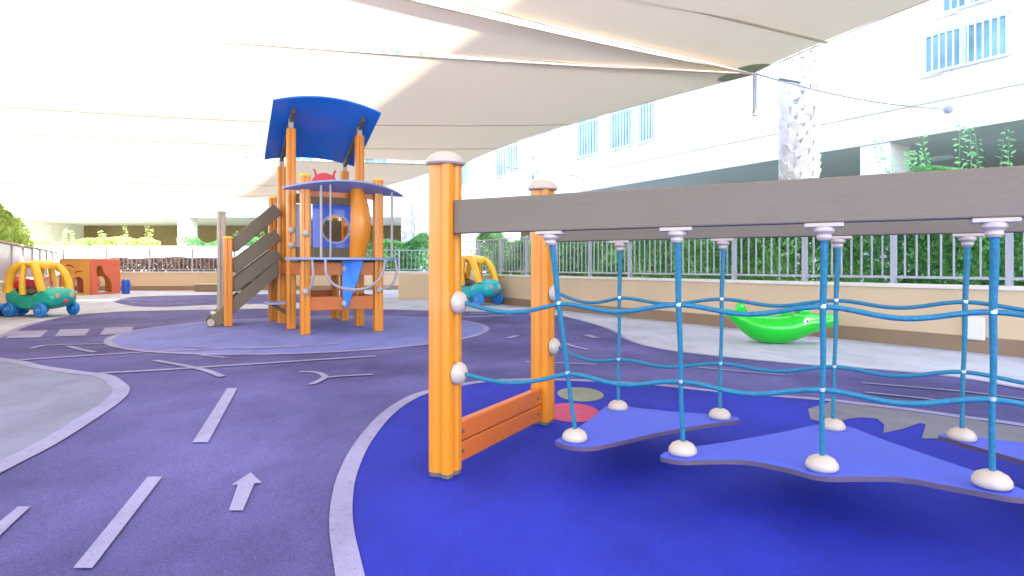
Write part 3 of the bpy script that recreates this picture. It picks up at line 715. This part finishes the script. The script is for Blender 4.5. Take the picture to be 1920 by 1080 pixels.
# rear and side walls of the cabin
vboard(hp, SQ-hp, SQ, .94, 1.55, .025, 'cabin_back', 'grey_board')
for z in (.95, 1.13, 1.31): MB().box((SQ-.015, hp, z), (SQ+.015, SQ-hp, z+.15)).build('side_slat', 'orange_board', tw, bevel=.004)
vboard(.05+hp, .955-hp, -.80, 1.71, 1.80, .03, 'awning_board', 'orange_board')
# awning plate and front deck share a crescent plan
def crescent(scale=1.0, d=.42):
    pts = []
    for k in range(25):
        t = k/24; p = -.22+1.52*t; pts.append((p, -.62-.18-d*math.sin(PI*t)**.75*scale))
    pts += [(1.26, -.70), (.955, -.66), (.5, -.64), (.05, -.66), (-.20, -.70)]
    return pts
aw = MB().prism(crescent(1.0, .42), 0, .022)
for v in aw.bm.verts: v.co.z += .09*(1-((v.co.x-.5)/.75)**2)-.02
aw.build('awning', 'lavender', tw, bevel=.004, loc=(0, 0, 1.80))
MB().prism([(x*.93+.02, y) for x, y in crescent(1, .34)], 0, .028).build('bow_deck', 'lavender', tw, bevel=.006, loc=(0, 0, .928))
# grey stanchions and looped tubes below the bow deck
def tb(pts, rad=.017, nm='rail_tube'): return MB().tube(smooth_path(pts, 6), rad, 10).build(nm, 'tube_grey', tw, smooth=60)
tb([(.20, -1.02, .955), (.20, -1.02, 1.4), (.20, -1.02, 1.86)]); tb([(1.10, -.95, .955), (1.10, -.95, 1.4), (1.10, -.95, 1.84)])
tb([(.30, -1.07, .955), (.30, -1.07, 1.4), (.30, -1.07, 1.86)], .012)
tb([(.10, -.99, .93), (.11, -1.0, .74), (.09, -.95, .60), (.06, -.87, .54)]); tb([(1.15, -.93, .93), (1.16, -.95, .76), (1.11, -.93, .62), (.99, -.88, .55)])
tb([(.24, -1.08, .93), (.25, -1.10, .74), (.36, -1.12, .61), (.55, -1.14, .565), (.75, -1.12, .59), (.93, -1.05, .72), (1.0, -1.0, .93)])
for p, q, z in ((.05, -.86, .54), (.955, -.88, .55), (.05, -.862, 1.25), (0, -.06, 1.33), (0, -.06, 1.13), (.52, -.84, .82), (.52, -.84, .38)):
    MB().lathe([(.03, 0), (.045, .01), (.04, .03), (.018, .042), (0, .043)], (p, q, z), (0, -1, 0), 20).build('bolt_cap', 'cream_plastic', tw, smooth=50)
# blue keel panel hanging from the bow deck
km = frame_mtx((.50, -.845, .32), (.72, -.55, 0), (0, 0, 1))
panel([(.0, .60), (.0, .30), (.015, .05), (.03, 0), (.06, .015), (.12, .17), (.20, .36), (.27, .60)], [], .025, 'keel_panel', 'roof_blue', tw, km)
# curved orange bow shield
rings = []
for k in range(15):
    t = k/14; z = .96+.86*t; wl = .085+.055*math.sin(PI*min(1, t*.9+.1)); row = []
    for i in range(13):
        a = -1.2+2.4*i/12; row.append((.655+.03*math.sin(PI*t)+wl*math.sin(a), -.90-.12*math.cos(a)-.06*math.sin(PI*t), z))
    rings.append(row)
mb = MB(); mb.loft(rings, cap=False, closed=False); so_ = mb.build('bow_shield', 'orange', tw, smooth=60)
sm_ = so_.modifiers.new('solid', 'SOLIDIFY'); sm_.thickness = .012
# red rounded gable panel with two horn knobs
red = MB(); pts = []
for k in range(17): a = PI*k/16; pts.append((.40+.20*math.cos(a), 1.70+.24*math.sin(a)**.8))
pts += [(.18, 1.56), (.22, 1.50), (.58, 1.50), (.62, 1.56)]
rp = panel(pts, [], .03, 'gable_panel', 'red_plastic', tw, frame_mtx((.16, .60, .28), (1, 0, 0), (0, 0, 1)))
for x in (.44, .68): MB().tube([(x, .60, 2.14), (x+(x-.56)*.10, .60, 2.22), (x+(x-.56)*.3, .60, 2.27)], [.02, .016, .014], 8).build('horn_knob', 'red_plastic', rp, smooth=60)
MB().box((.46, .565, 1.80), (.62, .583, 1.90)).build('mouth_plate', 'leaf_deep', rp, bevel=.004)
# bench shelf under the deck
MB().prism([(-.30, .02), (-.32, .30), (-.20, .50), (.02, .50), (.02, .02)], .335, .36).build('shelf', 'lavender', tw, bevel=.004)
MB().beam((-.02, .26, .20), (-.20, .26, .33), .03, .05).build('shelf_bracket', 'grey_board', tw)
# stairs
for q, full in ((.82, 1), (1.36, 1)):
    MB().prism([(-.98, .0), (-.84, .0), (-.06, .70), (-.06, .90), (-.10, .89), (-.95, .12), (-.99, .06)], -.018, .018, frame_mtx((0, q, .012), (1, 0, 0), (0, 0, 1))).build('stringer', 'grey_board', tw, bevel=.004)
    for za, zb, nm in ((.55, 1.045, 'guard_board'), (.815, 1.31, 'guard_board'), (1.115, 1.69, 'hand_board')):
        MB().beam((-.67, q, za), (-.06, q, zb), .03, .175).build(nm, 'grey_board', tw, bevel=.008)
for k in range(5):
    z = .16+.155*k; p = -.86+.165*k; MB().box((p-.07, .842, z), (p+.09, 1.338, z+.028)).build('tread', 'cream_plastic', tw, bevel=.004)
MB().lathe([(0, -.03), (.05, -.03), (.05, .03), (0, .03)], (-.94, .80, .065), (0, 1, 0), 20).build('stair_foot', 'cream_plastic', tw, smooth=40, bevel=.004)
vboard(-.05, -.02, 1.15, .94, 1.9, .02, 'side_board', 'orange_board')
MB().box((-.075, 1.0, 1.62), (-.045, 1.33, 1.78)).build('name_board', 'cream_plastic', tw, bevel=.004)

# ================================================================ TOY CARS
def ring_x(x, hw, z0, z1, n=20, e=3.2):
    out = []; hz = (z1-z0)/2; cz = (z0+z1)/2
    for k in range(n):
        a = 2*PI*k/n; c, s_ = math.cos(a), math.sin(a)
        out.append((x, hw*math.copysign(abs(c)**(2/e), c), cz+hz*math.copysign(abs(s_)**(2/e), s_)))
    return out
def toy_car(label, loc, rz, body, sc=1.0):
    r = empty('toy_car', label, 'toy car', loc, rz); r.scale = (sc, sc, sc)
    mb = MB()
    mb.loft([ring_x(*a) for a in ((-.53, .16, .30, .44), (-.50, .25, .22, .50), (-.42, .29, .17, .50), (-.28, .30, .13, .46), (-.10, .30, .11, .40), (.08, .30, .11, .39), (.20, .30, .12, .44), (.30, .29, .14, .51), (.42, .27, .17, .50), (.50, .24, .20, .45), (.55, .15, .26, .38))])
    bd = mb.build('body', body, r, smooth=55)
    MB().loft([ring_x(*a) for a in ((-.34, .12, .40, .515), (-.30, .22, .36, .52), (0, .235, .30, .43), (.12, .22, .32, .44), (.16, .12, .36, .42))]).build('cockpit', 'black', bd, smooth=55)
    # roof: dome plus four flattened pillars
    rf = MB().loft([ring_x(*a, e=2.6) for a in ((-.30, .12, .84, .90), (-.27, .20, .83, .93), (-.15, .25, .84, .965), (0, .26, .85, .975), (.10, .24, .84, .955), (.17, .16, .82, .91))]).build('roof', 'yellow_plastic', r, smooth=55)
    for sy in (-1, 1):
        MB().tube(smooth_path([(-.44, .24*sy, .42), (-.41, .25*sy, .60), (-.34, .23*sy, .80), (-.22, .18*sy, .91)], 5), [.085]*3+[.07]*13, 8).build('pillar', 'yellow_plastic', rf, smooth=60)
        MB().tube(smooth_path([(.34, .24*sy, .44), (.29, .25*sy, .60), (.20, .23*sy, .78), (.08, .18*sy, .90)], 5), [.065]*16, 8).build('pillar', 'yellow_plastic', rf, smooth=60)
        MB().tube(smooth_path([(-.06, .27*sy, .38), (-.08, .27*sy, .60), (-.09, .24*sy, .82), (-.09, .20*sy, .90)], 5), [.05]*16, 8).build('pillar', 'yellow_plastic', rf, smooth=60)
        MB().box((-.12, .296*sy-.006, .16), (.16, .296*sy+.006, .36)).build('door', body, bd, bevel=.02)
    MB().loft([ring_x(*a) for a in ((-.45, .10, .40, .60), (-.42, .17, .38, .66), (-.36, .16, .40, .64))]).build('seat_back', 'red_plastic', r, smooth=55)
    sw = []; 
    for k in range(21): a = 2*PI*k/20; sw.append((.12+.03*math.sin(a), .10*math.cos(a), .55+.09*math.sin(a)))
    MB().tube(sw, .013, 8, cap=False).build('steering_wheel', 'pink', r, smooth=60)
    for x in (-.36, .36):
        for sy in (-1, 1):
            w_ = MB().lathe([(0, -.05), (.05, -.05), (.06, -.035), (.11, -.04), (.125, -.02), (.125, .02), (.11, .04), (.06, .03), (.05, .05), (0, .05)], (x, .29*sy, .125), (0, 1, 0), 24).build('wheel', 'wheel_blue', r, smooth=40)
            MB().lathe([(0, 0), (.028, 0), (.024, .014), (0, .02)], (x, .29*sy+.05*sy, .125), (0, sy, 0), 14).build('hub_cap', 'lavender', w_, smooth=40)
    for sy in (-1, 1):
        MB().lathe([(.05, 0), (.05, .02), (.03, .035), (0, .038)], (.525, .12*sy, .36), (1, 0, .3), 16).build('headlight', 'cream_plastic', bd, smooth=40)
    MB().lathe([(.035, 0), (.03, .02), (0, .03)], (.55, 0, .27), (1, 0, 0), 14).build('nose_badge', 'red_plastic', bd, smooth=40)
    return r
yl = G(75, 594)
toy_car('teal toy car with yellow roof beside the left hand wall', (yl.x-.09, yl.y+.15, .004), math.radians(-16), 'teal', .97)
toy_car('cyan toy car with yellow roof seen between the two orange bridge posts', (-.83, 13.45, .004), math.radians(-38), 'cyan_teal', 1.12)
# wagon tail beside the left car
r = empty('toy_wagon', 'low blue wheeled toy wagon at the left edge, behind the teal car', 'toy wagon', G(18, 594)+Vector((-.12, .15, 0)), .25)
MB().loft([ring_x(*a) for a in ((-.28, .10, .10, .16), (-.22, .15, .08, .20), (.10, .15, .08, .20), (.2, .08, .12, .17))]).build('tray', 'wheel_blue', r, smooth=50)
for x in (-.18, .10):
    for sy in (-1, 1): MB().lathe([(0, -.03), (.09, -.03), (.105, -.01), (.105, .01), (.09, .03), (0, .03)], (x, .17*sy, .105), (0, 1, 0), 20).build('wheel', 'wheel_blue', r, smooth=40)
MB().tube([(.2, 0, .14), (.42, 0, .16), (.50, 0, .24)], .015, 8).build('handle', 'wheel_blue', r, smooth=50)
# teddy-like small toys on the ledge at far left
o = MB().loft([ring_x(*a, e=2) for a in ((-.12, .02, .04, .07), (-.08, .06, 0, .10), (.02, .07, 0, .12), (.10, .05, .01, .09), (.13, .01, .03, .06))]).build('toy', 'pink', smooth=60)
o.location = Vector((-8.62, 10.6, .585)); tag(o, 'small rounded pink toy left on the ledge of the left wall', 'toy')

# ================================================================ CUBE PLAYHOUSE
hc = G(172, 553); S_ = 1.05
ph = empty('cube_playhouse', 'cube playhouse with one orange yellow side and one coral side', 'playhouse', (hc.x, hc.y, .004), math.radians(80))
sq_ = [(.03, 0), (S_-.03, 0), (S_, .03), (S_, S_-.03), (S_-.03, S_), (.03, S_), (0, S_-.03), (0, .03)]
def arc_slot(cx, cy, r0, r1, a0, a1, n=10):
    return [(cx+r1*math.cos(a0+(a1-a0)*k/n), cy+r1*math.sin(a0+(a1-a0)*k/n)) for k in range(n+1)]+[(cx+r0*math.cos(a1-(a1-a0)*k/n), cy+r0*math.sin(a1-(a1-a0)*k/n)) for k in range(n+1)]
arch = [(.22, .03)]+[(.41+.19*math.cos(PI-PI*k/14), .34+.20*math.sin(PI-PI*k/14)) for k in range(15)]+[(.60, .03)]
# coral side along local +x (faces -y), yellow side along local +y (faces -x)
key = [(.20, .04), (.24, .20), (.33, .36), (.20, .52)]+[(.29+.13*math.cos(PI*1.1-PI*1.15*k/12), .72+.15*math.sin(PI*1.1-PI*1.15*k/12)) for k in range(13)]+[(.50, .60), (.66, .46), (.74, .26), (.76, .04)]
panel(sq_, [key, circ(.84, .88, .035, 14), circ(.20, .28, .05, 14)], .06, 'coral_side', 'house_red', ph, frame_mtx((0, .03, 0), (1, 0, 0), (0, 0, 1)), .01)
panel(sq_, [[(S_-x, y) for x, y in arch][::-1], arc_slot(.68, .42, .25, .30, 1.1, 2.3), arc_slot(.30, .62, .22, .28, .7, 2.0)], .06, 'yellow_side', 'house_yellow', ph, frame_mtx((.03, S_+.06, 0), (0, -1, 0), (0, 0, 1)), .01)
panel(sq_, [arch], .06, 'coral_side', 'house_red', ph, frame_mtx((0, S_+.03, 0), (1, 0, 0), (0, 0, 1)), .01)
panel(sq_, [arch], .06, 'yellow_side', 'house_yellow', ph, frame_mtx((S_-.03+.03, S_+.06, 0), (0, -1, 0), (0, 0, 1)), .01)
panel([(x, y) for x, y in sq_], [circ(.52, .52, .22)], .05, 'top_panel', 'house_yellow', ph, frame_mtx((0, .06, S_+.0), (1, 0, 0), (0, 1, 0)), .01)
MB().box((.08, .08, .0), (S_-.08, S_, .05)).build('floor_pad', 'leaf', ph)
bt = G(236, 551)
r = empty('barrel', 'small blue plastic barrel standing right of the coral playhouse side', 'barrel', (bt.x, bt.y, .004))
MB().lathe([(0, 0), (.10, 0), (.115, .04), (.115, .38), (.10, .42), (.07, .45), (0, .46)]).build('drum', 'blue_hdpe', r, smooth=40); MB().tube([(.10, 0, .30), (.16, 0, .30), (.16, 0, .22), (.10, 0, .22)], .012, 8).build('handle', 'blue_hdpe', r, smooth=60)
bb = G(365, 547)
r = empty('storage_bench', 'low brown box bench against the far wall, left of the stairs', 'bench', (bb.x, 20.2, .004))
MB().box((.03, .03, 0), (1.32, .42, .22)).build('box', 'wood_grey', r, bevel=.01); MB().box((0, 0, .22), (1.35, .45, .27)).build('seat', 'seam', r, bevel=.01)

# ================================================================ GREEN ROCKER
cr_ = G(1462, 647)
rk = empty('crocodile_rocker', 'glossy green crocodile shaped rocker on the pale ground by the wall', 'rocker', (cr_.x, cr_.y+.12, .002), math.radians(-6))
k_ = (cr_.y+.12)/F
def rx(u_): return (u_-1462)*k_
def rzz(v_): return (648-v_)*k_
secs = [(1360, 585, 588, .008), (1368, 583, 592, .03), (1382, 584, 603, .06), (1396, 588, 620, .10), (1412, 592, 636, .15), (1428, 594, 644, .18), (1446, 595, 648, .20), (1466, 595, 649, .20), (1486, 593, 646, .20), (1500, 589, 641, .19), (1514, 588, 635, .17), (1528, 590, 628, .15), (1544, 591, 622, .14), (1560, 590, 618, .13), (1570, 592, 614, .11), (1576, 597, 608, .05)]
def rring(x, t, b, hw, n=22):
    out = []
    for k in range(n):
        a = 2*PI*k/n; c, s_ = math.cos(a), math.sin(a); zc = (t+b)/2; hz = (t-b)/2
        wf = 1-.35*max(0, -s_); out.append((x, hw*wf*math.copysign(abs(c)**.8, c), zc+hz*math.copysign(abs(s_)**.9, s_)))
    return out
o = MB().loft([rring(rx(a_), rzz(b_), rzz(c_), d_) for a_, b_, c_, d_ in secs]).build('body', 'green_plastic', rk, smooth=70)
ss = o.modifiers.new('sub', 'SUBSURF'); ss.levels = 2; ss.render_levels = 2
def fin(u0, u1, vt, vb, nm='back_fin', y=0, m='green_plastic', t=.03):
    MB().loft([rring(rx(u_), rzz(vv), rzz(vb), w_, 12) for u_, vv, w_ in ((u0, vb-3, .008), (u0+(u1-u0)*.25, vt+3, t), (u0+(u1-u0)*.6, vt, t), (u1, vb-6, .01))]).build(nm, m, rk, smooth=70, loc=(0, y, 0))
fin(1388, 1412, 569, 592); fin(1470, 1494, 582, 598); fin(1500, 1524, 577, 596, 'eye_bump', -.06); fin(1500, 1524, 577, 596, 'eye_bump', .08)
for y in (-.165, .165):
    MB().lathe([(.030, 0), (.03, .01), (.018, .022), (0, .025)], (rx(1508), y, rzz(603)), (0, math.copysign(1, y), 0), 16).build('eye', 'lamp_white', rk, smooth=50)
    MB().lathe([(.014, 0), (.01, .006), (0, .008)], (rx(1509), y+math.copysign(.022, y), rzz(603)), (0, math.copysign(1, y), 0), 12).build('pupil', 'black', rk, smooth=50)
MB().tube([(rx(1490), -.20, rzz(580)), (rx(1490), 0, rzz(583)), (rx(1490), .20, rzz(580))], .016, 10).build('handlebar', 'pink', rk, smooth=60)
MB().tube([(rx(1414), -.03, rzz(566)), (rx(1416), .05, rzz(567))], .02, 10).build('tail_knob', 'pink', rk, smooth=60)

# parked vehicle silhouette seen through the right opening (low saloon in the covered parking)
car = empty('parked_car', 'dark car parked in the shaded ground floor behind the climbing shrubs', 'car', Vector((fx(10.2), 10.2, .03))+NV*3.2, math.atan2(-DV.y, -DV.x))
MB().loft([ring_x(*a, e=4) for a in ((-2.1, .70, .35, .80), (-2.0, .82, .25, .95), (-1.2, .88, .22, 1.0), (.9, .88, .22, 1.0), (1.9, .84, .25, .90), (2.1, .7, .35, .75))]).build('body', 'black', car, smooth=50)
MB().loft([ring_x(*a, e=4) for a in ((-1.7, .66, .9, 1.0), (-1.1, .66, .9, 1.42), (.1, .68, .9, 1.46), (.95, .68, .9, 1.0))]).build('cabin', 'glass', car, smooth=50)
for x in (-1.3, 1.35):
    for sy in (-1, 1): MB().lathe([(0, -.1), (.28, -.1), (.32, -.07), (.32, .07), (.28, .1), (0, .1)], (x, .80*sy, .32), (0, 1, 0), 20).build('wheel', 'dark_steel', car, smooth=40)
